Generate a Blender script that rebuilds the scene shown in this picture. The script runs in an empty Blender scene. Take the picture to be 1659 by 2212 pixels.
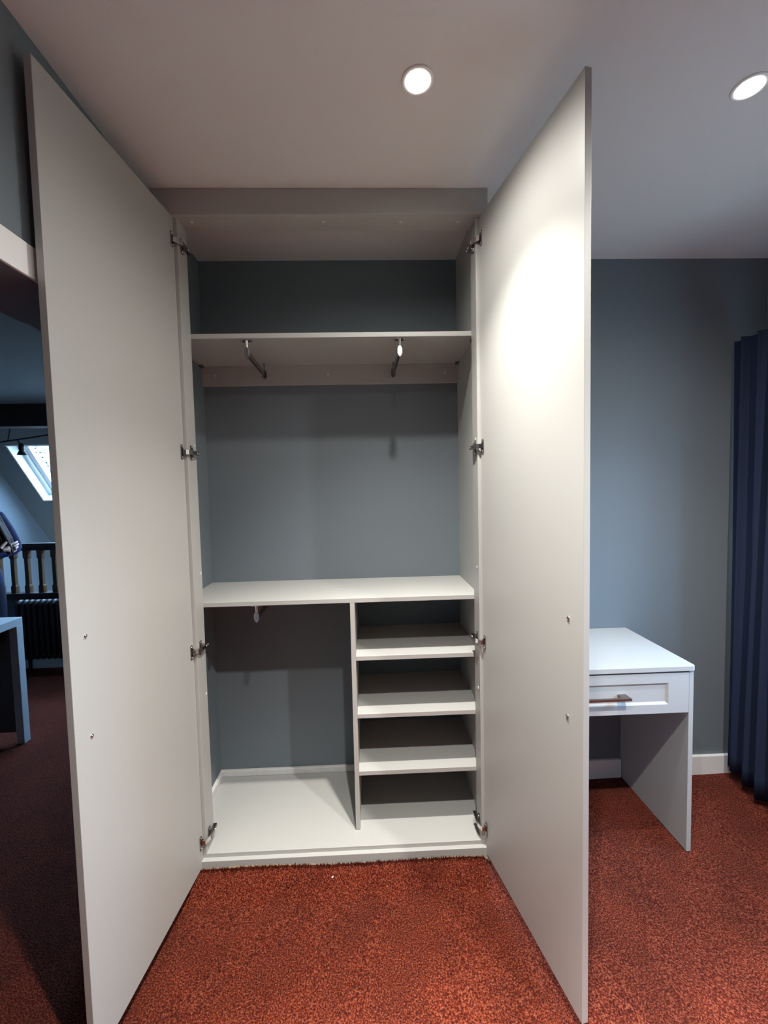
import bpy, bmesh, math, random
import numpy as np
from mathutils import Vector, Matrix

random.seed(7)
S = bpy.context.scene
COL = S.collection

# ------------------------------------------------------------------ camera
CAM = Vector((0.6493, -1.5424, 1.4541))
YAW, PITCH, ROLL, FPX = -0.0324, -0.0553, -0.0227, 915.6
cd = bpy.data.cameras.new('camera')
cam = bpy.data.objects.new('camera', cd)
COL.objects.link(cam)
fw = Vector((-math.sin(YAW) * math.cos(PITCH), math.cos(YAW) * math.cos(PITCH), math.sin(PITCH)))
rt = Vector((math.cos(YAW), math.sin(YAW), 0))
up = rt.cross(fw)
c_, s_ = math.cos(ROLL), math.sin(ROLL)
r2, u2 = c_ * rt + s_ * up, -s_ * rt + c_ * up
cam.matrix_world = Matrix(((r2.x, u2.x, -fw.x, CAM.x), (r2.y, u2.y, -fw.y, CAM.y), (r2.z, u2.z, -fw.z, CAM.z), (0, 0, 0, 1)))
cd.sensor_fit = 'VERTICAL'
cd.sensor_height = 36.0
cd.lens = FPX * 36.0 / 2212.0
cd.clip_start = 0.02
S.camera = cam

# ------------------------------------------------------------------ world, exposure, lamp settings
W = bpy.data.worlds.new('world')
S.world = W
W.use_nodes = True
nt_ = W.node_tree
bg = nt_.nodes['Background']
SKY = 58.0
# overcast sky: three times brighter overhead than at the horizon, dim ground below
tc_ = nt_.nodes.new('ShaderNodeTexCoord')
sp_ = nt_.nodes.new('ShaderNodeSeparateXYZ')
rp_ = nt_.nodes.new('ShaderNodeValToRGB')
mr_ = nt_.nodes.new('ShaderNodeMapRange')
mr_.inputs[1].default_value, mr_.inputs[2].default_value = -1.0, 1.0
rp_.color_ramp.elements[0].position, rp_.color_ramp.elements[0].color = 0.47, (0.050, 0.060, 0.060, 1)
rp_.color_ramp.elements[1].position, rp_.color_ramp.elements[1].color = 1.0, (0.40, 0.64, 1.0, 1)
e_ = rp_.color_ramp.elements.new(0.53)
e_.color = (0.15, 0.225, 0.33, 1)
nt_.links.new(tc_.outputs['Generated'], sp_.inputs[0])
nt_.links.new(sp_.outputs['Z'], mr_.inputs[0])
nt_.links.new(mr_.outputs[0], rp_.inputs[0])
nt_.links.new(rp_.outputs[0], bg.inputs[0])
bg.inputs[1].default_value = SKY
S.view_settings.view_transform = 'Standard'
S.view_settings.look = 'None'
S.view_settings.gamma = 1
S.view_settings.use_curve_mapping = False
S.view_settings.exposure = 0.32
BEAM_ANGLE, SPILL_ANGLE = math.radians(98), math.radians(168)
LAMPS = [  # x, y, core angle, watts in the core, in the beam, in the wide spill, colour
    (0.798, -0.400, 58, 60, 118, 25, (1.0, 0.960, 0.90)),
    (1.684, -0.390, 58, 10, 62, 12, (1.0, 0.970, 0.93)),
    (0.780, -1.200, 44, 950, 165, 20, (1.0, 0.970, 0.92)),
    (1.700, -1.200, 44, 760, 22, 105, (1.0, 0.975, 0.94)),
]


def portal(name, loc, rot, sx, sy):
    l = bpy.data.lights.new(name, 'AREA')
    l.shape = 'RECTANGLE'
    l.size, l.size_y = sx, sy
    l.cycles.is_portal = True
    o = bpy.data.objects.new(name, l)
    o.location, o.rotation_euler = loc, rot
    COL.objects.link(o)


# ------------------------------------------------------------------ room numbers (metres)
XL, XR, YB, YFR, ZC = -0.100, 2.555, 0.457, -3.2, 2.4976     # left wall, right wall, back wall, wall behind the camera, ceiling
WID, YF, YS = 1.0484, 0.010, 0.087                            # wardrobe opening, front and rear of its frame boards
ZF, ZM, ZT, ZH = 0.090, 1.031, 2.043, 2.410                   # wardrobe floor, middle shelf, top shelf, frame head
T = 0.018
OPEN_Y0, OPEN_Y1, OPEN_Z = -1.45, -0.16, 1.940                # opening in the left wall
WIN_Y0, WIN_Y1, WIN_Z0, WIN_Z1 = -0.92, -0.04, 1.02, 1.94     # window in the right wall
portal('window_portal', (XR + 0.06, (WIN_Y0 + WIN_Y1) / 2, (WIN_Z0 + WIN_Z1) / 2), (0, math.pi / 2, 0), WIN_Z1 - WIN_Z0, WIN_Y1 - WIN_Y0)

# ------------------------------------------------------------------ materials


def lin(r, g, b):
    f = lambda v: (v / 255 / 12.92) if v / 255 <= 0.04045 else ((v / 255 + 0.055) / 1.055) ** 2.4
    return (f(r), f(g), f(b), 1)


def mat(name, col, rough=0.5, metal=0.0, noise=0.0, nscale=60, bump=0.0, bscale=300, spec=0.5, emit=None, es=0):
    m = bpy.data.materials.new(name)
    m.use_nodes = True
    nt = m.node_tree
    b = nt.nodes['Principled BSDF']
    b.inputs['Base Color'].default_value = col if len(col) == 4 else (*col, 1)
    b.inputs['Roughness'].default_value = rough
    b.inputs['Metallic'].default_value = metal
    b.inputs['Specular IOR Level'].default_value = spec
    if emit:
        b.inputs['Emission Color'].default_value = (*emit, 1)
        b.inputs['Emission Strength'].default_value = es
    tc = nt.nodes.new('ShaderNodeTexCoord')
    if noise:
        n = nt.nodes.new('ShaderNodeTexNoise')
        n.inputs['Scale'].default_value = nscale
        n.inputs['Detail'].default_value = 4
        nt.links.new(tc.outputs['Object'], n.inputs['Vector'])
        mx = nt.nodes.new('ShaderNodeMix')
        mx.data_type = 'RGBA'
        c = b.inputs['Base Color'].default_value
        mx.inputs[6].default_value = (c[0] * (1 - noise), c[1] * (1 - noise), c[2] * (1 - noise), 1)
        mx.inputs[7].default_value = (min(1, c[0] * (1 + noise)), min(1, c[1] * (1 + noise)), min(1, c[2] * (1 + noise)), 1)
        nt.links.new(n.outputs['Fac'], mx.inputs[0])
        nt.links.new(mx.outputs[2], b.inputs['Base Color'])
    if bump:
        n2 = nt.nodes.new('ShaderNodeTexNoise')
        n2.inputs['Scale'].default_value = bscale
        n2.inputs['Detail'].default_value = 3
        nt.links.new(tc.outputs['Object'], n2.inputs['Vector'])
        bp = nt.nodes.new('ShaderNodeBump')
        bp.inputs['Strength'].default_value = bump
        bp.inputs['Distance'].default_value = 0.002
        nt.links.new(n2.outputs['Fac'], bp.inputs['Height'])
        nt.links.new(bp.outputs['Normal'], b.inputs['Normal'])
    return m


M = {}
M['wall'] = mat('wall_paint', (0.158, 0.188, 0.210), 0.75, noise=0.03, nscale=3, bump=0.10, bscale=220, spec=0.25)
M['ceiling'] = mat('ceiling_paint', (0.68, 0.675, 0.67), 0.85, noise=0.02, nscale=3, bump=0.12, bscale=180, spec=0.2)
M['panel'] = mat('grey_panel', (0.410, 0.410, 0.392), 0.42, noise=0.015, nscale=900, bump=0.06, bscale=900, spec=0.4)
M['white'] = mat('white_gloss', (0.82, 0.82, 0.81), 0.35, noise=0.02, nscale=8)
M['rough_white'] = mat('rough_batten', (0.66, 0.66, 0.64), 0.7, noise=0.12, nscale=40, bump=0.3, bscale=60)
M['cap'] = mat('cap_plastic', (0.66, 0.66, 0.62), 0.5, noise=0.02)
M['chrome'] = mat('chrome', (0.72, 0.70, 0.68), 0.16, 1.0, noise=0.04, nscale=60)
M['nickel'] = mat('dark_nickel', (0.30, 0.28, 0.27), 0.22, 1.0, noise=0.06, nscale=80)
M['hollow_shade'] = mat('cup_shade_black', (0.012, 0.011, 0.012), 0.6)
M['bronze'] = mat('brushed_bronze', (0.30, 0.24, 0.21), 0.32, 1.0, noise=0.1, nscale=200)
M['lamp'] = mat('lamp_glow', (1, 1, 1), 0.5, emit=(1.0, 0.97, 0.90), es=22)
M['curtain'] = mat('navy_cloth', (0.020, 0.030, 0.062), 0.85, noise=0.15, nscale=500, bump=0.25, bscale=700, spec=0.15)
M['timber'] = mat('dark_timber', (0.012, 0.010, 0.009), 0.7, noise=0.3, nscale=18, bump=0.4, bscale=40)
M['rail_wood'] = mat('stained_wood', (0.016, 0.010, 0.008), 0.5, noise=0.3, nscale=30)
M['spindle'] = mat('oak_spindle', (0.095, 0.050, 0.020), 0.5, noise=0.2, nscale=40)
M['radiator'] = mat('graphite_enamel', (0.010, 0.011, 0.013), 0.42, noise=0.05, nscale=40)
M['desk_grey'] = mat('pale_grey_desk', (0.50, 0.55, 0.58), 0.45, noise=0.02, nscale=30)
M['dark_drawer'] = mat('grey_drawer', (0.10, 0.11, 0.115), 0.5, noise=0.05)
M['jacket'] = mat('navy_wool', (0.015, 0.020, 0.062), 0.85, noise=0.25, nscale=120, bump=0.3, bscale=260, spec=0.2)
M['trouser'] = mat('dark_denim', (0.012, 0.015, 0.030), 0.85, noise=0.2, nscale=200, spec=0.2)
M['skin'] = mat('skin', (0.52, 0.32, 0.25), 0.5, noise=0.05, nscale=60)
M['lips'] = mat('lips', (0.40, 0.13, 0.12), 0.45, noise=0.05)
M['eye'] = mat('eye_white', (0.75, 0.74, 0.72), 0.2, noise=0.02)
M['iris'] = mat('iris', (0.05, 0.03, 0.02), 0.2, noise=0.1)
M['hair'] = mat('brown_hair', (0.040, 0.024, 0.017), 0.6, spec=0.25, noise=0.4, nscale=90, bump=0.6, bscale=200)
M['shoe'] = mat('black_leather', (0.015, 0.015, 0.016), 0.4, noise=0.1)
M['frame_white'] = mat('window_lacquer', (0.72, 0.74, 0.75), 0.4, noise=0.02)
M['scrap'] = mat('paper', (0.8, 0.79, 0.75), 0.7, noise=0.03)
M['black_metal'] = mat('black_metal', (0.02, 0.02, 0.022), 0.4, 0.6, noise=0.1)


def glass(name, specks):
    m = bpy.data.materials.new(name)
    m.use_nodes = True
    nt = m.node_tree
    nt.nodes.clear()
    out = nt.nodes.new('ShaderNodeOutputMaterial')
    tr = nt.nodes.new('ShaderNodeBsdfTransparent')
    tr.inputs[0].default_value = (0.93, 0.96, 0.97, 1)
    gl = nt.nodes.new('ShaderNodeBsdfGlossy')
    gl.inputs['Roughness'].default_value = 0.02
    mx = nt.nodes.new('ShaderNodeMixShader')
    mx.inputs[0].default_value = 0.07
    nt.links.new(tr.outputs[0], mx.inputs[1])
    nt.links.new(gl.outputs[0], mx.inputs[2])
    last = mx.outputs[0]
    if specks:                                  # bits of leaf and dirt stuck on the roof pane
        tc = nt.nodes.new('ShaderNodeTexCoord')
        n = nt.nodes.new('ShaderNodeTexNoise')
        n.inputs['Scale'].default_value = 38
        n.inputs['Detail'].default_value = 3
        rp = nt.nodes.new('ShaderNodeValToRGB')
        rp.color_ramp.elements[0].position = 0.60
        rp.color_ramp.elements[1].position = 0.64
        nt.links.new(tc.outputs['Object'], n.inputs['Vector'])
        nt.links.new(n.outputs['Fac'], rp.inputs[0])
        df = nt.nodes.new('ShaderNodeBsdfDiffuse')
        df.inputs[0].default_value = (0.16, 0.18, 0.15, 1)
        m2 = nt.nodes.new('ShaderNodeMixShader')
        nt.links.new(rp.outputs[0], m2.inputs[0])
        nt.links.new(last, m2.inputs[1])
        nt.links.new(df.outputs[0], m2.inputs[2])
        last = m2.outputs[0]
    nt.links.new(last, out.inputs[0])
    return m


M['glass'] = glass('clear_pane', False)
M['roof_glass'] = glass('speckled_pane', True)


def carpet_material():
    m = bpy.data.materials.new('rust_carpet')
    m.use_nodes = True
    nt = m.node_tree
    N, L = nt.nodes.new, nt.links.new
    b = nt.nodes['Principled BSDF']
    b.inputs['Roughness'].default_value = 0.95
    b.inputs['Specular IOR Level'].default_value = 0.1
    b.inputs['Sheen Weight'].default_value = 0.05
    b.inputs['Sheen Roughness'].default_value = 0.6
    b.inputs['Sheen Tint'].default_value = (1.0, 0.72, 0.66, 1)
    tc = N('ShaderNodeTexCoord')
    tuft = N('ShaderNodeTexNoise')                # tuft tips and the dark gaps between them
    tuft.inputs['Scale'].default_value = 220
    tuft.inputs['Detail'].default_value = 1.5
    tuft.inputs['Roughness'].default_value = 0.55
    tuft.inputs['Distortion'].default_value = 0.15
    L(tc.outputs['Object'], tuft.inputs['Vector'])
    ramp = N('ShaderNodeValToRGB')
    e = ramp.color_ramp.elements
    e[0].position, e[0].color = 0.33, (0.028, 0.0022, 0.0008, 1)
    e[1].position, e[1].color = 0.70, (0.24, 0.062, 0.032, 1)
    mid = e.new(0.50)
    mid.color = (0.100, 0.0125, 0.0045, 1)
    L(tuft.outputs['Fac'], ramp.inputs[0])
    big = N('ShaderNodeTexNoise')                 # shading of the leaning pile, put into the colour as patches
    big.inputs['Scale'].default_value = 6
    big.inputs['Detail'].default_value = 4
    L(tc.outputs['Object'], big.inputs['Vector'])
    rb = N('ShaderNodeValToRGB')
    rb.color_ramp.elements[0].position, rb.color_ramp.elements[0].color = 0.35, (0.72, 0.72, 0.72, 1)
    rb.color_ramp.elements[1].position, rb.color_ramp.elements[1].color = 0.65, (1.0, 1.0, 1.0, 1)
    L(big.outputs['Fac'], rb.inputs[0])
    mul = N('ShaderNodeMixRGB')
    mul.blend_type = 'MULTIPLY'
    mul.inputs[0].default_value = 1
    L(ramp.outputs[0], mul.inputs[1])
    L(rb.outputs[0], mul.inputs[2])
    L(mul.outputs[0], b.inputs['Base Color'])
    bp = N('ShaderNodeBump')
    bp.inputs['Strength'].default_value = 0.7
    bp.inputs['Distance'].default_value = 0.006
    L(tuft.outputs['Fac'], bp.inputs['Height'])
    L(bp.outputs['Normal'], b.inputs['Normal'])
    return m


M['carpet'] = carpet_material()
M['tuft'] = mat('carpet_tuft', (0.09, 0.014, 0.007), 0.95, noise=0.35, nscale=90, spec=0.1)

# ------------------------------------------------------------------ mesh helpers


class MB:
    def __init__(self):
        self.v, self.f, self.sm = [], [], []

    def add(self, vs, fs, smooth=False):
        o = len(self.v)
        self.v += [tuple(x) for x in vs]
        for f in fs:
            self.f.append(tuple(i + o for i in f))
            self.sm.append(smooth)
        return self

    def box(self, x0, x1, y0, y1, z0, z1, M4=None):
        vs = [Vector((x, y, z)) for z in (z0, z1) for y in (y0, y1) for x in (x0, x1)]
        if M4 is not None:
            vs = [M4 @ v for v in vs]
        return self.add(vs, [(0, 2, 3, 1), (4, 5, 7, 6), (0, 1, 5, 4), (2, 6, 7, 3), (0, 4, 6, 2), (1, 3, 7, 5)])

    def prism(self, pts, axis, a0, a1, M4=None, smooth=False):
        """outline pts (2D) swept along axis 0/1/2 from a0 to a1; the outline's two coordinates are the other axes in order"""
        n = len(pts)
        vs = []
        for a in (a0, a1):
            for p, q in pts:
                c = [p, q]
                c.insert(axis, a)
                vs.append(Vector(c))
        if M4 is not None:
            vs = [M4 @ v for v in vs]
        fs = [tuple(range(n))[::-1], tuple(range(n, 2 * n))]
        self.add(vs, fs)
        o = len(self.v) - 2 * n
        for i in range(n):
            j = (i + 1) % n
            self.f.append((o + i, o + j, o + n + j, o + n + i))
            self.sm.append(smooth)
        return self

    def lathe(self, prof, c, axis='z', n=16, M4=None):
        """prof: list of (radius, height)"""
        vs = []
        for r, h in prof:
            for k in range(n):
                a = 2 * math.pi * k / n
                p = Vector((r * math.cos(a), r * math.sin(a), h))
                if axis == 'y':
                    p = Vector((p.x, p.z, p.y))
                if axis == 'x':
                    p = Vector((p.z, p.x, p.y))
                p = p + Vector(c)
                if M4 is not None:
                    p = M4 @ p
                vs.append(p)
        fs = []
        m = len(prof)
        for i in range(m - 1):
            for k in range(n):
                k2 = (k + 1) % n
                fs.append((i * n + k, i * n + k2, (i + 1) * n + k2, (i + 1) * n + k))
        self.add(vs, fs, True)
        self.add(vs[:n], [tuple(range(n))[::-1]])
        self.add(vs[-n:], [tuple(range(n))])
        return self

    def tube(self, pts, r, n=10):
        pts = [Vector(p) for p in pts]
        rs = r if isinstance(r, (list, tuple)) else [r] * len(pts)
        rings = []
        up_ = None
        for i, p in enumerate(pts):
            d = (pts[min(i + 1, len(pts) - 1)] - pts[max(i - 1, 0)]).normalized()
            if up_ is None:
                up_ = d.orthogonal().normalized()
            up_ = (up_ - d * up_.dot(d)).normalized()
            sd = d.cross(up_)
            rings.append([p + (up_ * math.cos(2 * math.pi * k / n) + sd * math.sin(2 * math.pi * k / n)) * rs[i] for k in range(n)])
        vs = [v for rg in rings for v in rg]
        fs = []
        for i in range(len(pts) - 1):
            for k in range(n):
                k2 = (k + 1) % n
                fs.append((i * n + k, i * n + k2, (i + 1) * n + k2, (i + 1) * n + k))
        self.add(vs, fs, True)
        self.add(rings[0], [tuple(range(n))[::-1]])
        self.add(rings[-1], [tuple(range(n))])
        return self

    def build(self, name, material, parent=None, bevel=0.0, seg=2):
        bm = bmesh.new()
        vv = [bm.verts.new(v) for v in self.v]
        for f, s in zip(self.f, self.sm):
            try:
                ff = bm.faces.new([vv[i] for i in f])
                ff.smooth = s
            except ValueError:
                pass
        bmesh.ops.recalc_face_normals(bm, faces=bm.faces[:])
        if bevel:
            es = [e for e in bm.edges if len(e.link_faces) == 2 and e.calc_face_angle(0) > 0.6]
            bmesh.ops.bevel(bm, geom=es, offset=bevel, segments=seg, profile=0.5, affect='EDGES', clamp_overlap=True)
        me = bpy.data.meshes.new(name)
        bm.to_mesh(me)
        bm.free()
        me.materials.append(material)
        o = bpy.data.objects.new(name, me)
        COL.objects.link(o)
        if parent is not None:
            o.parent = parent
        return o


def box(x0, x1, y0, y1, z0, z1, name, material, parent=None, bevel=0.0012):
    return MB().box(x0, x1, y0, y1, z0, z1).build(name, material, parent, bevel)


def thing(name, label, cat, group=None):
    o = bpy.data.objects.new(name, None)
    COL.objects.link(o)
    o['label'], o['category'] = label, cat
    if group:
        o['group'] = group
    return o


def tag(o, label, cat, group=None):
    o['label'], o['category'] = label, cat
    if group:
        o['group'] = group
    return o


def struct(o):
    o['kind'] = 'structure'
    return o


def oval(w, h, n=8):
    """flat capsule outline, width w along first axis, height h along the second (h > w)"""
    r = w / 2
    top = [(r * math.cos(math.pi * k / n), h / 2 - r + r * math.sin(math.pi * k / n)) for k in range(n + 1)]
    bot = [(r * math.cos(math.pi + math.pi * k / n), -h / 2 + r + r * math.sin(math.pi + math.pi * k / n)) for k in range(n + 1)]
    return top + bot


# ------------------------------------------------------------------ SETTING
def floor_z(x, y):
    z = 0.004 * math.sin(3.1 * x + 1.3) * math.sin(4.3 * y + 0.4) + 0.003 * math.sin(9 * x - 5 * y)
    d = max(0.0, min(1.0, (y + 0.115) / 0.10))              # the carpet edge turns up against the plinth
    if -0.10 < x < 1.10:
        z += 0.046 * d * d * (3 - 2 * d) * min(1, (x + 0.10) / 0.06, (1.10 - x) / 0.05)
    return z


NX, NY = 170, 150
gx = np.linspace(-0.10, XR, NX)
gy = np.concatenate([np.linspace(YFR, -1.3, 30), np.linspace(-1.29, YB, NY - 30)])
vs = [(x, y, floor_z(x, y) - 0.004) for y in gy for x in gx]
fs = [(j * NX + i, j * NX + i + 1, (j + 1) * NX + i + 1, (j + 1) * NX + i) for j in range(len(gy) - 1) for i in range(NX - 1)]
mb = MB()
mb.add(vs, fs, True)
floor = struct(mb.build('floor', M['carpet']))
struct(box(-3.15, XL, YFR, 2.15, -0.06, -0.004, 'floor', M['carpet'], None, 0))
struct(box(XL - 0.21, XR + 0.2, YFR - 0.1, YB + 0.1, -0.12, -0.06, 'floor', M['carpet'], None, 0))

struct(box(XL - 0.0, XR + 0.1, YFR, YB + 0.1, ZC, ZC + 0.1, 'ceiling', M['ceiling'], None, 0))
struct(box(XL - 0.21, XR + 0.1, YB, YB + 0.1, -0.1, ZC + 0.1, 'wall_back', M['wall'], None, 0))
struct(box(XL - 0.21, XR + 0.1, YFR - 0.1, YFR, -0.1, ZC + 0.1, 'wall_front', M['wall'], None, 0))
mb = MB()
for y0, y1, z0, z1 in ((YFR, WIN_Y0, -0.1, ZC), (WIN_Y1, YB, -0.1, ZC), (WIN_Y0, WIN_Y1, -0.1, WIN_Z0), (WIN_Y0, WIN_Y1, WIN_Z1, ZC)):
    mb.box(XR, XR + 0.2, y0, y1, z0, z1)
struct(mb.build('wall_right', M['wall']))
mb = MB()
for y0, y1, z0, z1 in ((YFR, OPEN_Y0, -0.1, ZC), (OPEN_Y1, YB, -0.1, ZC), (OPEN_Y0, OPEN_Y1, OPEN_Z, ZC)):
    mb.box(XL - 0.21, XL, y0, y1, z0, z1)
struct(mb.build('wall_left', M['wall']))
# white architrave round the opening in the left wall
tr = struct(box(XL, XL + 0.008, OPEN_Y0 - 0.07, OPEN_Y1 + 0.07, OPEN_Z, OPEN_Z + 0.073, 'trim_1', M['white'], None, 0.002))
box(XL, XL + 0.008, OPEN_Y0 - 0.07, OPEN_Y0, 0, OPEN_Z, 'casing', M['white'], tr, 0.002)
box(XL, XL + 0.008, OPEN_Y1, OPEN_Y1 + 0.07, 0, OPEN_Z, 'casing', M['white'], tr, 0.002)


def skirting(name, x0, x1, y0, y1):
    b = MB()
    b.box(x0, x1, y0, y1, -0.01, 0.092)
    return struct(b.build(name, M['white'], None, 0.004))


skirting('baseboard_back', 1.109, 1.859, YB - 0.018, YB)
skirting('baseboard_back', 1.881, 2.42, YB - 0.018, YB)
skirting('baseboard_right', XR - 0.018, XR, YFR, YB)
# window in the right wall
wf = MB()
for y0, y1, z0, z1 in ((WIN_Y0, WIN_Y0 + 0.06, WIN_Z0, WIN_Z1), (WIN_Y1 - 0.06, WIN_Y1, WIN_Z0, WIN_Z1), (WIN_Y0, WIN_Y1, WIN_Z0, WIN_Z0 + 0.06), (WIN_Y0, WIN_Y1, WIN_Z1 - 0.06, WIN_Z1), (-0.54, -0.48, WIN_Z0, WIN_Z1)):
    wf.box(XR + 0.10, XR + 0.16, y0, y1, z0, z1)
w1 = struct(wf.build('window_1', M['frame_white'], None, 0.003))
box(XR + 0.125, XR + 0.131, WIN_Y0 + 0.05, -0.53, WIN_Z0 + 0.05, WIN_Z1 - 0.05, 'pane', M['glass'], w1, 0)
box(XR + 0.125, XR + 0.131, -0.49, WIN_Y1 - 0.05, WIN_Z0 + 0.05, WIN_Z1 - 0.05, 'pane', M['glass'], w1, 0)
box(XR - 0.03, XR + 0.10, WIN_Y0 - 0.03, WIN_Y1 + 0.03, WIN_Z0 - 0.025, WIN_Z0, 'window_sill', M['white'], w1, 0.003)

# ------------------------------------------------------------------ LANDING beyond the left wall
LX, KY, EY, LZ = -3.06, 2.10, 3.55, 2.255
SY, SZ, SK = 3.10, 1.40, math.hypot(1, 1.264)
vdir = Vector((0, -1 / SK, 1.264 / SK))
ndir = Vector((0, 1.264 / SK, 1 / SK))
SL = Matrix(((1, 0, 0, -2.835), (0, vdir.y, ndir.y, SY), (0, vdir.z, ndir.z, SZ), (0, 0, 0, 1)))   # local x = along, y = up the slope, z = outward
HW, HV = 2.20, 0.70  # roof window widened out of view so more light reaches the landing
struct(box(LX - 0.1, LX, YFR, EY + 0.1, -0.9, 2.5, 'wall_gable', M['wall'], None, 0))
struct(box(LX, XL - 0.21, EY, EY + 0.1, -0.9, 1.0, 'wall_eaves', M['wall'], None, 0))
ST_Y0, ST_Y1, ST_Z0, ST_Z1 = 1.95, 2.85, 1.05, 1.95           # unseen stair window, added to brighten the landing
mb = MB()
for y0, y1, z0, z1 in ((YB + 0.1, ST_Y0, -0.9, 2.5), (ST_Y1, EY + 0.1, -0.9, 2.5), (ST_Y0, ST_Y1, -0.9, ST_Z0), (ST_Y0, ST_Y1, ST_Z1, 2.5)):
    mb.box(-0.36, XL - 0.21, y0, y1, z0, z1)
struct(mb.build('wall_landing', M['wall']))
mb = MB()
for y0, y1, z0, z1 in ((ST_Y0, ST_Y0 + 0.05, ST_Z0, ST_Z1), (ST_Y1 - 0.05, ST_Y1, ST_Z0, ST_Z1), (ST_Y0, ST_Y1, ST_Z0, ST_Z0 + 0.05), (ST_Y0, ST_Y1, ST_Z1 - 0.05, ST_Z1)):
    mb.box(-0.36, -0.32, y0, y1, z0, z1)
w3 = struct(mb.build('added_window', M['frame_white'], None, 0.003))
box(-0.343, -0.338, ST_Y0 + 0.045, ST_Y1 - 0.045, ST_Z0 + 0.045, ST_Z1 - 0.045, 'pane', M['glass'], w3, 0)
portal('added_window_portal', (-0.30, (ST_Y0 + ST_Y1) / 2, (ST_Z0 + ST_Z1) / 2), (0, math.pi / 2, 0), ST_Z1 - ST_Z0, ST_Y1 - ST_Y0)
struct(box(LX, XL - 0.21, YFR - 0.1, YFR, -0.1, 2.5, 'wall_landing_front', M['wall'], None, 0))
struct(box(LX, -0.31, KY, KY + 0.10, -0.06, 0.597, 'wall_knee', M['wall'], None, 0))
struct(box(LX, -0.31, KY + 0.1, EY, -0.9, -0.8, 'floor_stairwell', M['carpet'], None, 0))
struct(box(LX, XL - 0.21, YFR, 2.42, LZ, LZ + 0.1, 'ceiling_landing', M['wall'], None, 0))
skirting('baseboard_knee', LX, -0.31, KY - 0.018, KY)
mb = MB()
v_lo, v_hi = -0.62, 1.12
mb.box(-0.23, 0, v_lo, v_hi, 0, 0.22, SL)
mb.box(HW, 2.53, v_lo, v_hi, 0, 0.22, SL)
mb.box(0, HW, v_lo, 0, 0, 0.22, SL)
mb.box(0, HW, HV, v_hi, 0, 0.22, SL)
struct(mb.build('ceiling_slope', M['wall']))
mb = MB()                                                   # pale lining of the roof-window reveal
q = 0.012
mb.box(0, q, 0, HV, 0.002, 0.16, SL)
mb.box(HW - q, HW, 0, HV, 0.002, 0.16, SL)
mb.box(q, HW - q, 0, q, 0.002, 0.16, SL)
mb.box(q, HW - q, HV - q, HV, 0.002, 0.16, SL)
w2 = struct(mb.build('window_2', M['frame_white'], None, 0))
mb = MB()
for x0, x1, y0, y1 in ((0.012, 0.045, 0.012, HV - 0.012), (HW - 0.045, HW - 0.012, 0.012, HV - 0.012), (0.045, HW - 0.045, 0.012, 0.045), (0.045, HW - 0.045, HV - 0.045, HV - 0.012)):
    mb.box(x0, x1, y0, y1, 0.10, 0.17, SL)
mb.box(HW / 2 - 0.05, HW / 2 + 0.05, 0.012, HV - 0.012, 0.10, 0.19, SL)
mb.build('window_frame', M['frame_white'], w2, 0.003)
mb = MB()
for x0, x1, y0, y1 in ((0.049, 0.095, 0.049, HV - 0.049), (HW - 0.095, HW - 0.049, 0.049, HV - 0.049), (0.095, HW - 0.095, 0.049, 0.095), (0.095, HW - 0.095, HV - 0.095, HV - 0.049)):
    mb.box(x0, x1, y0, y1, 0.125, 0.185, SL)
mb.build('sash', M['frame_white'], w2, 0.003)
MB().box(0.09, HW - 0.09, 0.09, HV - 0.09, 0.155, 0.161, SL).build('pane', M['roof_glass'], w2)
lo = SL @ Vector((HW / 2, HV / 2, 0.19))
pz = SL.to_3x3().normalized()
portal('roof_portal', lo, (pz @ Matrix.Identity(3)).to_euler(), HW, HV)

bm_ = struct(box(LX, -0.31, 2.26, 2.40, 2.062, LZ, 'beam', M['timber'], None, 0.006))

# balustrade on the knee wall
bal = thing('balustrade', 'dark stained wooden landing balustrade with square spindles above the black radiator', 'balustrade')
hr = MB().prism([(2.06, 1.005), (2.14, 1.005), (2.145, 1.03), (2.13, 1.062), (2.07, 1.062), (2.055, 1.03)], 0, LX, -0.31)
hr.build('handrail', M['rail_wood'], bal, 0.004)
box(LX, -0.31, 2.06, 2.14, 0.597, 0.645, 'bottom_rail', M['rail_wood'], bal, 0.004)
SP = []
k = 0
x = -2.022
while x > LX + 0.05:
    SP.append(x)
    x -= 0.113
x = -2.022 + 0.113
while x < -0.45:
    SP.append(x)
    x += 0.113
first = None
for x in SP:
    if first is None:
        b = MB()
        w0, w1_ = 0.020, 0.015
        zs = [(0.645, w0), (0.70, w0), (0.715, w1_), (0.93, w1_), (0.945, w0), (1.006, w0)]
        vs = [(sx * w, sy * w, z) for z, w in zs for sx, sy in ((-1, -1), (1, -1), (1, 1), (-1, 1))]
        fs = [(i * 4 + j, i * 4 + (j + 1) % 4, i * 4 + 4 + (j + 1) % 4, i * 4 + 4 + j) for i in range(len(zs) - 1) for j in range(4)]
        b.add(vs, fs)
        first = b.build('spindle', M['spindle'], bal)
        first.location = (x, 2.10, 0)
    else:
        o = first.copy()
        COL.objects.link(o)
        o.parent = bal
        o.location = (x, 2.10, 0)

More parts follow.
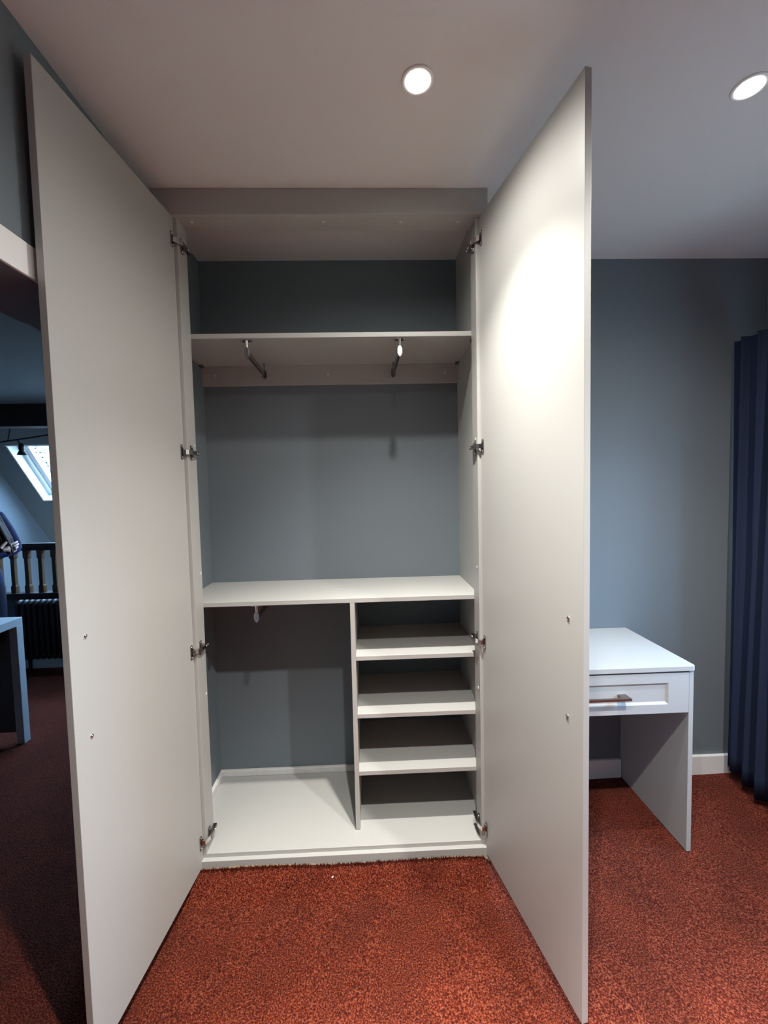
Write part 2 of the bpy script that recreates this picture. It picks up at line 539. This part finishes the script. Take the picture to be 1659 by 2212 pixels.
# column radiator on the knee wall
rad = thing('column_radiator', 'black multi column radiator standing below the landing balustrade', 'radiator')
n_col, x0 = 14, -2.235
colm = None
for i in range(n_col):
    x = x0 + i * 0.046
    if colm is None:
        b = MB()
        for yy in (1.955, 2.015):
            b.tube([(0, yy, 0.155), (0, yy, 0.56)], 0.0165, 10)
        b.lathe([(0.004, 0.122), (0.017, 0.128), (0.021, 0.142), (0.021, 0.158), (0.014, 0.170)], (0, 1.955, 0))
        b.lathe([(0.004, 0.122), (0.017, 0.128), (0.021, 0.142), (0.021, 0.158), (0.014, 0.170)], (0, 2.015, 0))
        pts = [(0, 1.955 + 0.03 + 0.038 * math.cos(a), 0.558 + 0.032 * math.sin(a)) for a in np.linspace(math.pi, 0, 9)]
        b.tube(pts, [0.015, 0.019, 0.021, 0.022, 0.022, 0.022, 0.021, 0.019, 0.015], 10)
        b.box(-0.0235, 0.0235, 1.975, 1.995, 0.128, 0.155)
        b.box(-0.0235, 0.0235, 1.975, 1.995, 0.552, 0.578)
        colm = b.build('column', M['radiator'], rad)
        colm.location = (x, 0, 0)
    else:
        o = colm.copy()
        COL.objects.link(o)
        o.parent = rad
        o.location = (x, 0, 0)
for i in (1, n_col - 2):
    MB().lathe([(0.022, -0.01), (0.018, 0.01), (0.012, 0.03), (0.014, 0.128)], (x0 + i * 0.046, 1.985, 0)).build('foot', M['radiator'], rad)
b = MB().tube([(x0 - 0.05, 1.985, -0.005), (x0 - 0.05, 1.985, 0.14), (x0 - 0.02, 1.985, 0.142)], 0.008)
b.lathe([(0.012, 0.10), (0.016, 0.11), (0.016, 0.16), (0.010, 0.17)], (x0 - 0.05, 1.985, 0))
b.build('valve', M['radiator'], rad)

# pale side table on the landing
st = thing('side_table', 'pale grey open sided table on the landing beyond the left door', 'table')
tx0, tx1, ty0, ty1 = -2.55, -1.425, 0.42, 1.00
box(tx0, tx1, ty0, ty1, 0.700, 0.745, 'tabletop', M['desk_grey'], st, 0.002)
for xx in (tx0, tx1 - 0.045):
    for yy in (ty0, ty1 - 0.045):
        box(xx, xx + 0.045, yy, yy + 0.045, -0.004, 0.700, 'leg', M['desk_grey'], st, 0.002)
box(tx0 + 0.045, tx1 - 0.045, ty1 - 0.03, ty1 - 0.012, 0.06, 0.700, 'back_panel', M['dark_drawer'], st, 0.001)
dr = box(-1.78, -1.50, 0.47, 0.93, 0.585, 0.700, 'drawer', M['dark_drawer'], st, 0.002)
box(-1.70, -1.58, 0.455, 0.47, 0.635, 0.648, 'handle', M['black_metal'], dr, 0.002)

# bar of spotlights under the sloping ceiling
sb = thing('spotlight_bar', 'slim black ceiling bar carrying a small spotlight in front of the roof window', 'spotlight')
p0, p1 = Vector((-2.60, 2.32, 1.935)), Vector((-1.75, 2.28, 2.035))
MB().tube([p0, p1], 0.008, 8).build('bar', M['black_metal'], sb)
for f in (0.10, 0.85):
    a = p0.lerp(p1, f)
    MB().tube([a, a + Vector((-0.02, 0.04, 0.06)), a + Vector((-0.03, 0.075, 0.135))], 0.004, 6).build('stay', M['black_metal'], sb)
for f in (0.20, 0.72):
    a = p0.lerp(p1, f)
    MB().tube([a, a + Vector((0.035, -0.01, -0.05))], 0.006, 6).build('arm', M['black_metal'], sb)
    MB().lathe([(0.012, 0.0), (0.020, -0.01), (0.022, -0.055), (0.018, -0.06), (0.036, -0.10), (0.034, -0.10), (0.015, -0.07)], a + Vector((0.04, -0.012, -0.035))).build('spot_head', M['black_metal'], sb)

# ------------------------------------------------------------------ WARDROBE
wd = thing('wardrobe', 'tall light grey fitted wardrobe standing open with shelves and rails inside', 'wardrobe')
P = M['panel']
XRW = 1.070
box(XL, 1.088, YF - 0.020, YF, ZH, ZC, 'header_panel', P, wd)
box(0, WID, YF, YS, ZH, ZH + T, 'frame_panel', P, wd)
box(-T, 0, YF, YS, ZF, ZH + T, 'frame_panel', P, wd)
box(WID, WID + T, YF, YS, ZF, ZH + T, 'frame_panel', P, wd)
box(XL, -T, YF + 0.003, YF + 0.021, 0.0, ZH, 'filler_panel', P, wd)
box(XRW, 1.088, YF, YB, 0.0, ZC, 'end_panel', P, wd)
box(XL, XRW, YF, YB, ZF - T, ZF, 'floor_panel', P, wd)
box(-T, 1.074, YF - 0.018, YF, 0.0, 0.075, 'plinth', P, wd)
box(XL, XRW, YS, YB, ZM - T, ZM, 'shelf', P, wd)
box(XL, XRW, YS, YB, ZT - T, ZT, 'shelf', P, wd)
DX0, DX1 = 0.561, 0.579
box(DX0, DX1, YS, YB, ZF, ZM - T, 'divider', P, wd)
for z in (0.800, 0.567, 0.333):
    box(DX1, XRW, YS, YB, z - T, z, 'cubby_shelf', P, wd)
box(XL, XRW, YB - T, YB, ZT - T - 0.087, ZT - T, 'batten', P, wd)
box(XL, DX0, YB - 0.016, YB, ZF, ZF + 0.030, 'floor_batten', M['rough_white'], wd, 0.003)
box(XL, XL + 0.016, YS, YB - 0.016, ZF, ZF + 0.028, 'floor_batten', M['rough_white'], wd, 0.003)


def disc(c, axis, r=0.0055, h=0.0012, name='screw_cap', m='cap', parent=None):
    sg = 1
    pr = [(r, 0), (r, h * 0.6), (r * 0.8, h)]
    if axis.startswith('-'):
        pr = [(a, -b) for a, b in pr]
        axis = axis[1:]
    return MB().lathe(pr, c, axis, 14).build(name, M[m], parent)


for x in (-0.038, 0.472, 1.008):
    disc((x, YB - T, 1.982), '-y', parent=wd)
for x in (0.044, 0.507, 0.784, 0.991):
    disc((x, 0.032, ZH), '-z', parent=wd)
for z in (0.679, 1.148, 1.63):
    disc((WID, 0.038, z), '-x', parent=wd)
    disc((0, 0.075, z), 'x', parent=wd)
# small black pegs under the top shelf
for x, y in ((XL + 0.008, 0.42), (XRW - 0.008, 0.42), (XRW - 0.008, 0.12), (XL + 0.008, 0.12)):
    box(x - 0.008, x + 0.008, y - 0.012, y + 0.012, ZT - T - 0.010, ZT - T, 'shelf_peg', M['nickel'], wd, 0.001)


def hanging_rail(x, ztop, y0, y1, dx):
    """front-to-back clothes rail under a shelf: plate, stem, lozenge end cap, flat bar, looped rear bracket"""
    pl = MB().box(x - 0.019, x + 0.019, y0 - 0.012, y0 + 0.016, ztop - 0.004, ztop).build('hanging_rail', M['chrome'], wd, 0.0015)
    for s in (-1, 1):
        MB().lathe([(0.004, 0), (0.004, -0.003), (0.002, -0.005)], (x + s * 0.0175, y0, ztop - 0.002)).build('screw', M['nickel'], pl)
    MB().lathe([(0.0065, 0), (0.0058, -0.012), (0.0055, -0.030)], (x, y0, ztop - 0.003), 'z', 14).build('stem', M['chrome'], pl)
    zc = ztop - 0.048
    h, w = 0.022, 0.0098
    lz = [(0, h), (w * 0.55, h * 0.82), (w, h * 0.45), (w, -h * 0.45), (w * 0.55, -h * 0.78), (0.0012, -h), (-0.0012, -h), (-w * 0.55, -h * 0.78), (-w, -h * 0.45), (-w, h * 0.45), (-w * 0.55, h * 0.82)]
    MB().prism([(x + a, zc + b) for a, b in lz], 1, y0 - 0.007, y0 + 0.006).build('end_cap', M['chrome'], pl, 0.001)
    o = MB()
    pts = [(a, zc + b) for a, b in oval(0.011, 0.026)]
    n = len(pts)
    v0 = [Vector((x + a, y0 + 0.004, b)) for a, b in pts]
    v1 = [Vector((x + dx + a, y1, b)) for a, b in pts]
    o.add(v0 + v1, [tuple(range(n))[::-1], tuple(range(n, 2 * n))])
    o.add(v0 + v1, [(i, (i + 1) % n, n + (i + 1) % n, n + i) for i in range(n)], True)
    o.build('bar', M['nickel'], pl)
    b = MB()
    ring = oval(0.020, 0.040)
    n = len(ring)
    inner = oval(0.012, 0.030)
    vs = [Vector((x + dx + a, yy, zc + c)) for yy in (y1 - 0.006, y1 + 0.006) for rg in (ring, inner) for a, c in rg]
    fs = []
    for i in range(n):
        j = (i + 1) % n
        fs += [(i, j, n + j, n + i), (2 * n + i, 3 * n + i, 3 * n + j, 2 * n + j), (i, 2 * n + i, 2 * n + j, j), (n + i, n + j, 3 * n + j, 3 * n + i)]
    b.add(vs, fs)
    b.box(x + dx - 0.0022, x + dx + 0.0022, y1 - 0.002, y1 + 0.002, zc + 0.018, ztop)
    b.build('rear_bracket', M['nickel'], pl)


hanging_rail(0.198, ZT - T, 0.107, 0.405, -0.008)
hanging_rail(0.777, ZT - T, 0.107, 0.405, -0.008)
hanging_rail(0.196, ZM - T, 0.107, 0.400, -0.008)


def hinge(door, side, xf, yh, z, ang, xs):
    """concealed hinge. side=+1: left door (door inner face looks +x). xf,yh: hinge corner of the door's inner face; xs: inner face of the frame board."""
    s = side
    R = Matrix.Translation((xf, yh, z)) @ Matrix.Rotation(ang, 4, 'Z')     # local: +x out of the door's inner face (times s), -y along the door
    b = MB()                                                                # cup flange on the door
    fl = [(-0.006, 0.026), (0.004, 0.026), (0.006, 0.022), (0.006, -0.022), (0.004, -0.026), (-0.006, -0.026), (-0.008, -0.022), (-0.008, 0.022)]
    fl = [(a - 0.016, c) for a, c in fl]
    b.prism(fl, 0, 0.0003 * s, 0.0030 * s, R)
    dome = [(-0.010 + 0.018 * math.cos(a), 0.017 * math.sin(a)) for a in np.linspace(-math.pi / 2, math.pi / 2, 9)]
    b.prism([(a - 0.010, c) for a, c in dome], 0, 0.0003 * s, 0.0030 * s, R)
    h = b.build('hinge', M['nickel'], door, 0.0006)
    for zz in (0.0195, -0.0195):
        MB().lathe([(0.0042, 0), (0.0042, 0.002 * s), (0.0022, 0.003 * s)], (0.0022 * s, -0.017, zz), 'x', 10, R).build('screw', M['chrome'], h)
    MB().box(0.0028 * s, 0.0036 * s, -0.020, -0.002, -0.009, 0.009, R).build('cup_shade', M['hollow_shade'], h)  # thin black plate, painted shade standing in for the cup's recess
    # arm bending from the cup to the plate
    b = MB()
    x1 = xs + 0.015 * s
    ya = yh + 0.002
    prof = [(xf + 0.003 * s, yh - 0.016), (xf + 0.013 * s, yh - 0.014), (xf + 0.020 * s, yh - 0.004), (xs + 0.014 * s, yh + 0.012), (xs + 0.014 * s, yh + 0.024),
            (xs + 0.010 * s, yh + 0.024), (xs + 0.010 * s, yh + 0.014), (xf + 0.016 * s, yh + 0.000), (xf + 0.010 * s, yh - 0.010), (xf + 0.003 * s, yh - 0.012)]
    b.prism(prof, 2, z - 0.0085, z + 0.0085)
    b.build('arm', M['chrome'], h, 0.0008)
    b = MB()                                                                # cruciform mounting plate and arm body on the frame board
    b.box(xs, xs + 0.004 * s, yh + 0.022, yh + 0.038, z - 0.026, z + 0.026)
    b.box(xs, xs + 0.008 * s, yh + 0.026, yh + 0.034, z - 0.018, z + 0.018)
    b.box(xs + 0.002 * s, xs + 0.016 * s, yh + 0.012, yh + 0.074, z - 0.0065, z + 0.0065)
    b.build('mounting_plate', M['nickel'], h, 0.0014)
    for yy, zz, xo in ((yh + 0.030, 0.020, 0.004), (yh + 0.030, -0.020, 0.004), (yh + 0.050, 0, 0.016), (yh + 0.066, 0, 0.016)):
        MB().lathe([(0.0038, 0), (0.0038, 0.0015 * s), (0.002, 0.0025 * s)], (xs + xo * s, yy, z + zz), 'x', 10).build('screw', M['chrome'], h)


def make_door(side, xf, yh, xo, yo, zs, label):
    d = Vector((xo - xf, yo - yh))
    Ld = d.length
    ang = math.atan2(d.x, -d.y)                # rotation that takes local -y to the door's direction
    R = Matrix.Translation((xf, yh, 0)) @ Matrix.Rotation(ang, 4, 'Z')
    b = MB().box(-0.018 * side if side > 0 else 0, 0 if side > 0 else 0.018, -Ld, 0, 0.050, 2.412, R)
    o = b.build('door', P, wd, 0.0012)
    o['label'] = label
    for z in (2.330, 1.600, 0.874, 0.147):
        hinge(o, side, xf, yh, z, ang, 0.0 if side > 0 else WID)
    for sd, z in zs:
        MB().lathe([(0.0052, 0), (0.0052, 0.0012 * side), (0.0040, 0.0030 * side), (0.0016, 0.0040 * side)], (0, -sd, z), 'x', 14, R).build('handle_screw', M['chrome'], o)


make_door(1, -0.012, YF - 0.002, -0.0605, -0.548, ((0.508, 1.110), (0.507, 0.857)), 'left wardrobe door, swung open against the wall')
make_door(-1, WID + 0.012, YF - 0.002, WID + 0.1186, -0.532, ((0.494, 1.108), (0.491, 0.845)), 'right wardrobe door, swung open towards the desk')

# ------------------------------------------------------------------ DESK
dk = thing('desk', 'light grey fitted desk with one framed drawer beside the wardrobe', 'desk')
YD = 0.004
top = MB().prism([(1.090, YD), (1.868, YD), (1.878, YD + 0.003), (1.882, YD + 0.012), (1.882, YB - 0.002), (1.090, YB - 0.002)], 2, 0.730, 0.750)
top.build('desktop', P, dk, 0.0015)
b = MB()
b.box(1.861, 1.879, YD + 0.008, YB - 0.002, -0.001, 0.730)
b.build('side_panel', P, dk, 0.001)
box(1.090, 1.108, YD + 0.030, YB - 0.002, 0.0, 0.730, 'side_panel', P, dk, 0.001)
# drawer: framed front with a sunk, bevelled field
fx0, fx1, fz0, fz1 = 1.112, 1.857, 0.566, 0.7225
gx0, gx1, gz0, gz1 = fx0 + 0.080, fx1 - 0.080, 0.601, 0.685
ys, yd_, bw = YD + 0.004, YD + 0.010, 0.009
b = MB()
o_ = [(fx0, fz0), (fx1, fz0), (fx1, fz1), (fx0, fz1)]
g_ = [(gx0, gz0), (gx1, gz0), (gx1, gz1), (gx0, gz1)]
i_ = [(gx0 + bw, gz0 + bw), (gx1 - bw, gz0 + bw), (gx1 - bw, gz1 - bw), (gx0 + bw, gz1 - bw)]
vs = [(x, ys, z) for x, z in o_] + [(x, ys, z) for x, z in g_] + [(x, yd_, z) for x, z in i_] + [(x, ys + 0.018, z) for x, z in o_]
fs = [(8, 9, 10, 11), (12, 15, 14, 13)]
for k in range(4):
    j = (k + 1) % 4
    fs += [(k, j, 4 + j, 4 + k), (4 + k, 4 + j, 8 + j, 8 + k), (k, 12 + k, 12 + j, j)]
b.add(vs, fs)
drw = b.build('drawer', P, dk)
b = MB()
b.box(fx0 + 0.02, fx1 - 0.02, ys + 0.018, YB - 0.05, 0.585, 0.70)
b.build('drawer_box', P, drw)
h = MB().box(1.345, 1.614, ys - 0.034, ys - 0.024, 0.636, 0.646).build('handle', M['bronze'], drw, 0.001)
for xx in (1.362, 1.597):
    MB().box(xx - 0.016, xx + 0.016, ys - 0.024, ys + 0.0055, 0.637, 0.645).build('handle_post', M['bronze'], drw, 0.001)

# ------------------------------------------------------------------ DOWNLIGHTS
labels = ['round recessed ceiling downlight above the open wardrobe', 'round recessed ceiling downlight above the desk',
          'recessed ceiling downlight in the wardrobe row, nearer the room centre', 'recessed ceiling downlight in the desk row, nearer the room centre']
for i, (x, y, ca, co, wt, sp, colr) in enumerate(LAMPS):
    t = thing('downlight', labels[i], 'downlight', 'recessed ceiling downlights')
    t.location = (x, y, ZC)
    MB().lathe([(0.030, 0.001), (0.042, 0.001), (0.042, -0.002), (0.040, -0.0035), (0.033, -0.0035), (0.030, 0.001)], (0, 0, 0), 'z', 32).build('bezel', M['white'], t)
    MB().lathe([(0.0295, 0.0), (0.0295, -0.0025), (0.024, -0.0045), (0.012, -0.006), (0.001, -0.0065)], (0, 0, 0), 'z', 32).build('bulb', M['lamp'], t)
    for nm, e_, ang in (('downlight_core', co, math.radians(ca)), ('downlight_beam', wt, BEAM_ANGLE), ('downlight_spill', sp, SPILL_ANGLE)):
        l = bpy.data.lights.new(nm, 'SPOT')
        l.energy, l.color = e_, colr
        l.spot_size, l.spot_blend = ang, 1.0
        l.shadow_soft_size = 0.022
        o = bpy.data.objects.new(nm, l)
        o.location = (x, y, ZC - 0.032)
        COL.objects.link(o)

# ------------------------------------------------------------------ CURTAIN
ct = thing('curtain', 'long navy blue curtain hanging in deep folds beside the window wall', 'curtain')
n, ya, yb_ = 160, 0.425, 0.0
vs, fs = [], []
rows = 26
for r in range(rows):
    t = r / (rows - 1)
    z = 2.105 * (1 - t) + 0.045 * t
    for k in range(n):
        u = k / (n - 1)
        y = ya + (yb_ - ya) * u
        ph = u * 2 * math.pi * 5.5
        amp = 0.030 * (0.75 + 0.35 * t)
        x = 2.378 + amp * math.sin(ph) + 0.006 * math.sin(2.3 * ph + 3 * t) + 0.010 * math.sin(1.7 * t + u * 5)
        vs.append((x, y + 0.008 * math.cos(ph * 1.0 + t), z + (0.01 * math.sin(u * 9) if r == rows - 1 else 0)))
for r in range(rows - 1):
    for k in range(n - 1):
        fs.append((r * n + k, r * n + k + 1, (r + 1) * n + k + 1, (r + 1) * n + k))
b = MB()
b.add(vs, fs, True)
cl = b.build('drape', M['curtain'], ct)
sm = cl.modifiers.new('thickness', 'SOLIDIFY')
sm.thickness = 0.004
MB().box(2.412, 2.434, -1.25, 0.41, 2.070, 2.090).build('track', M['white'], ct, 0.002)
for y in (0.36, -0.5, -1.15):
    MB().box(2.422, XR, y - 0.01, y + 0.01, 2.074, 2.088).build('track_bracket', M['white'], ct, 0.001)

# ------------------------------------------------------------------ PERSON on the landing
PX, PY = -2.065, 1.42


def skin_mesh(name, verts, edges, radii, root, mats, pick, parent, sub=2, loc=(0, 0, 0)):
    me = bpy.data.meshes.new(name)
    me.from_pydata(verts, edges, [])
    o = bpy.data.objects.new(name, me)
    COL.objects.link(o)
    o.modifiers.new('skin', 'SKIN')
    ss = o.modifiers.new('sub', 'SUBSURF')
    ss.levels = ss.render_levels = sub
    for i, r in enumerate(radii):
        d = me.skin_vertices[0].data[i]
        d.radius = r if isinstance(r, tuple) else (r, r)
        d.use_root = (i == root)
    dg = bpy.context.evaluated_depsgraph_get()
    new = bpy.data.meshes.new_from_object(o.evaluated_get(dg))
    o.modifiers.clear()
    o.data = new
    new.materials.clear()
    for m in mats:
        new.materials.append(m)
    for p in new.polygons:
        p.use_smooth = True
        p.material_index = pick(p.center)
    o.parent = parent
    o.location = loc
    return o


pr = thing('person', 'person in a navy jacket with long brown hair and folded arms standing on the landing', 'person')
pr.location, pr.rotation_euler, pr.scale = (PX, PY, 0), (0, 0, math.radians(50)), (0.95, 0.95, 0.95)
V = [(0, 0, 0.94), (0, 0.005, 1.06), (0, 0.0, 1.20), (0, 0.005, 1.34), (0, 0.0, 1.43), (0, -0.01, 1.50),
     (0.09, 0, 0.88), (0.10, -0.01, 0.50), (0.10, 0.02, 0.11), (0.105, -0.05, 0.05), (0.11, -0.13, 0.035),
     (-0.09, 0, 0.88), (-0.10, -0.01, 0.50), (-0.10, 0.02, 0.11), (-0.105, -0.05, 0.05), (-0.11, -0.13, 0.035),
     (0.150, 0.0, 1.375), (0.235, -0.03, 1.135), (0.08, -0.175, 1.135), (-0.03, -0.185, 1.165),
     (-0.150, 0.0, 1.375), (-0.245, -0.03, 1.135), (-0.06, -0.205, 1.145), (0.10, -0.185, 1.150)]
Ed = [(0, 1), (1, 2), (2, 3), (3, 4), (4, 5), (0, 6), (6, 7), (7, 8), (8, 9), (9, 10), (0, 11), (11, 12), (12, 13), (13, 14), (14, 15),
      (3, 16), (16, 17), (17, 18), (18, 19), (3, 20), (20, 21), (21, 22), (22, 23)]
Rr = [(0.150, 0.105), (0.130, 0.095), (0.140, 0.105), (0.130, 0.095), 0.055, 0.050,
      (0.088, 0.090), 0.060, 0.045, 0.040, 0.032, (0.088, 0.090), 0.060, 0.045, 0.040, 0.032,
      0.062, 0.052, 0.044, 0.036, 0.062, 0.052, 0.044, 0.036]
body = skin_mesh('body', V, Ed, Rr, 0, [M['jacket'], M['trouser'], M['shoe'], M['skin']],
                 lambda c: 3 if c.z > 1.455 and abs(c.x) < 0.08 else (0 if c.z > 0.90 else (1 if c.z > 0.10 else 2)), pr)


def hand(root, fwd, side, nrm, name):
    """palm plus five bent fingers; fwd = finger direction, side = towards the thumb, nrm = back of the hand"""
    f, s, n = Vector(fwd).normalized(), Vector(side).normalized(), Vector(nrm).normalized()
    r0 = Vector(root)
    v, e, r = [r0, r0 + f * 0.045, r0 + f * 0.085], [(0, 1), (1, 2)], [(0.024, 0.016), (0.034, 0.015), (0.036, 0.013)]
    for k, (off, ln) in enumerate(((0.030, 0.072), (0.010, 0.080), (-0.010, 0.075), (-0.029, 0.058))):
        b = len(v)
        base = r0 + f * 0.085 + s * off
        v += [base, base + f * ln * 0.45 + n * 0.004, base + f * ln * 0.75 - n * 0.012, base + f * ln * 0.92 - n * 0.030]
        e += [(2, b), (b, b + 1), (b + 1, b + 2), (b + 2, b + 3)]
        r += [0.0095, 0.0088, 0.0080, 0.0068]
    b = len(v)
    v += [r0 + f * 0.025 + s * 0.028, r0 + f * 0.055 + s * 0.050, r0 + f * 0.080 + s * 0.056 - n * 0.010]
    e += [(0, b), (b, b + 1), (b + 1, b + 2)]
    r += [0.014, 0.011, 0.009]
    return skin_mesh(name, [tuple(a) for a in v], e, r, 0, [M['skin']], lambda c: 0, pr)


hand((0.105, -0.188, 1.150), (0.80, 0.42, 0.10), (0.0, -0.2, 1), (0.25, -0.95, -0.1), 'hand')
hand((-0.035, -0.187, 1.167), (-0.85, 0.30, -0.12), (0, -0.2, 1), (-0.2, -0.97, 0), 'hand')

# head with a face
b = bmesh.new()
bmesh.ops.create_uvsphere(b, u_segments=32, v_segments=24, radius=1)
for v in b.verts:
    x, y, z = v.co
    zz = z
    w = 0.074 * (1 - 0.22 * max(0, -zz) ** 1.5)
    d = 0.094 * (1 - 0.10 * max(0, -zz))
    X, Y, Z_ = x * w, y * d, zz * 0.115
    if y < 0:
        nose = math.exp(-((X / 0.012) ** 2 + ((Z_ + 0.018) / 0.022) ** 2))
        Y -= 0.020 * nose
        Y -= 0.006 * math.exp(-((X / 0.022) ** 2 + ((Z_ + 0.055) / 0.012) ** 2))
        Y -= 0.008 * math.exp(-((X / 0.025) ** 2 + ((Z_ + 0.092) / 0.016) ** 2))
        for sx in (-1, 1):
            Y += 0.010 * math.exp(-(((X - sx * 0.031) / 0.015) ** 2 + ((Z_ - 0.006) / 0.011) ** 2))
    v.co = (X, Y, Z_)
for f in b.faces:
    f.smooth = True
me = bpy.data.meshes.new('head')
b.to_mesh(me)
b.free()
me.materials.append(M['skin'])
head = bpy.data.objects.new('head', me)
COL.objects.link(head)
head.parent = pr
head.location = (0, -0.015, 1.575)
for sx in (-1, 1):
    MB().lathe([(0.001, -0.012), (0.008, -0.009), (0.012, 0), (0.008, 0.009), (0.001, 0.012)], (sx * 0.031, -0.070, 0.006), 'y', 14).build('eye', M['eye'], head)
    MB().lathe([(0.0055, -0.0835), (0.002, -0.0845)], (sx * 0.031, 0, 0.006), 'y', 12).build('iris', M['iris'], head)
    MB().tube([(sx * 0.016, -0.088, 0.026), (sx * 0.032, -0.086, 0.031), (sx * 0.048, -0.074, 0.026)], [0.002, 0.003, 0.0015], 6).build('eyebrow', M['hair'], head)
    MB().prism([(0.012, 0.02), (-0.004, 0.026), (-0.010, 0.0), (-0.002, -0.024), (0.010, -0.02)], 0, sx * 0.066, sx * 0.078).build('ear', M['skin'], head, 0.004)
MB().tube([(-0.022, -0.088, -0.056), (-0.008, -0.097, -0.053), (0.008, -0.097, -0.053), (0.022, -0.088, -0.056)], [0.002, 0.005, 0.005, 0.002], 8).build('mouth', M['lips'], head)
# hair: crown cap and long locks over the shoulders
hb = MB()
n, m_ = 28, 14
vs, fs = [], []
for i in range(m_):
    th = math.pi * 0.5 * i / (m_ - 1) * 1.25
    for k in range(n):
        a = 2 * math.pi * k / n
        x, y, z = math.sin(th) * math.cos(a), math.sin(th) * math.sin(a), math.cos(th)
        if y < -0.2 and z < 0.62:
            x, z = x * 1.0, max(z, 0.62)
            y = -math.sqrt(max(0, 1 - z * z)) * 0.95
        vs.append((x * 0.084, y * 0.106 + 0.004, z * 0.122 + 0.004))
for i in range(m_ - 1):
    for k in range(n):
        fs.append((i * n + k, i * n + (k + 1) % n, (i + 1) * n + (k + 1) % n, (i + 1) * n + k))
hb.add(vs, fs, True)
rnd = random.Random(3)
for i in range(46):
    a = math.pi * (-0.12 + 1.24 * i / 45)
    sx, sy = math.cos(a), math.sin(a)
    fr = abs(sx) > 0.72
    e_ = rnd.uniform(-0.015, 0.015)
    if fr:
        tgt = [(sx * 0.088, sy * 0.09, 0.02), (sx * 0.105 + e_, sy * 0.07 - 0.02, -0.13), (sx * 0.140 + e_, -0.095 + e_, -0.25), (sx * 0.170 + e_, -0.135 + e_, -0.345), (sx * (0.195) + e_, -0.145 + e_, -0.435 + rnd.uniform(-0.03, 0.03))]
    else:
        tgt = [(sx * 0.080, sy * 0.100, 0.03), (sx * 0.095, sy * 0.105, -0.11), (sx * 0.13 + e_, sy * 0.115 + 0.02, -0.24), (sx * 0.15 + e_, sy * 0.12 + 0.03, -0.36), (sx * 0.14 + e_, sy * 0.11 + 0.03, -0.42 + rnd.uniform(-0.03, 0.03))]
    hb.tube(tgt, [0.014, 0.019, 0.019, 0.016, 0.004], 7)
hb.build('hair', M['hair'], head)

# ------------------------------------------------------------------ CARPET EDGE against the plinth, and a scrap
rnd = random.Random(11)
fb = MB()
for i in range(1500):
    x = rnd.uniform(-0.015, 1.075)
    y = YF - 0.0185 - abs(rnd.gauss(0, 0.006))
    z = floor_z(x, y) - 0.004
    h_ = rnd.uniform(0.004, 0.014)
    w = rnd.uniform(0.0012, 0.0028)
    dx, dy = rnd.uniform(-0.006, 0.006), rnd.uniform(-0.008, 0.001)
    fb.add([(x - w, y, z - 0.004), (x + w, y, z - 0.004), (x, y - 2 * w, z - 0.004), (x + dx, y + dy, z + h_)], [(0, 1, 3), (1, 2, 3), (2, 0, 3)])
fr_ = fb.build('carpet_fringe', M['tuft'], floor)
fr_['kind'] = 'stuff'
# frayed cream edge of the carpet backing, seen between pile and plinth
xs_ = np.linspace(-0.015, 1.07, 220)
vs, fs = [], []
for k, x in enumerate(xs_):
    t_ = floor_z(x, YF - 0.02) - 0.004
    vs += [(x, YF - 0.0195, t_ - 0.01), (x, YF - 0.0190, t_ + 0.004 + 0.003 * math.sin(7 * x) + rnd.uniform(-0.0015, 0.0025))]
    if k:
        fs.append((2 * k - 2, 2 * k, 2 * k + 1, 2 * k - 1))
cb_ = MB()
cb_.add(vs, fs)
cb_.build('carpet_backing', mat('cream_backing', (0.60, 0.47, 0.30), 0.9, noise=0.2, nscale=60), floor)
sc_ = MB().box(-0.004, 0.004, -0.002, 0.002, 0.0, 0.003, Matrix.Translation((0.478, -0.052, floor_z(0.478, -0.052))) @ Matrix.Rotation(0.9, 4, 'Z')).build('paper_scrap', M['scrap'], None, 0.0008)
tag(sc_, 'tiny white scrap lying on the red carpet before the wardrobe', 'scrap')
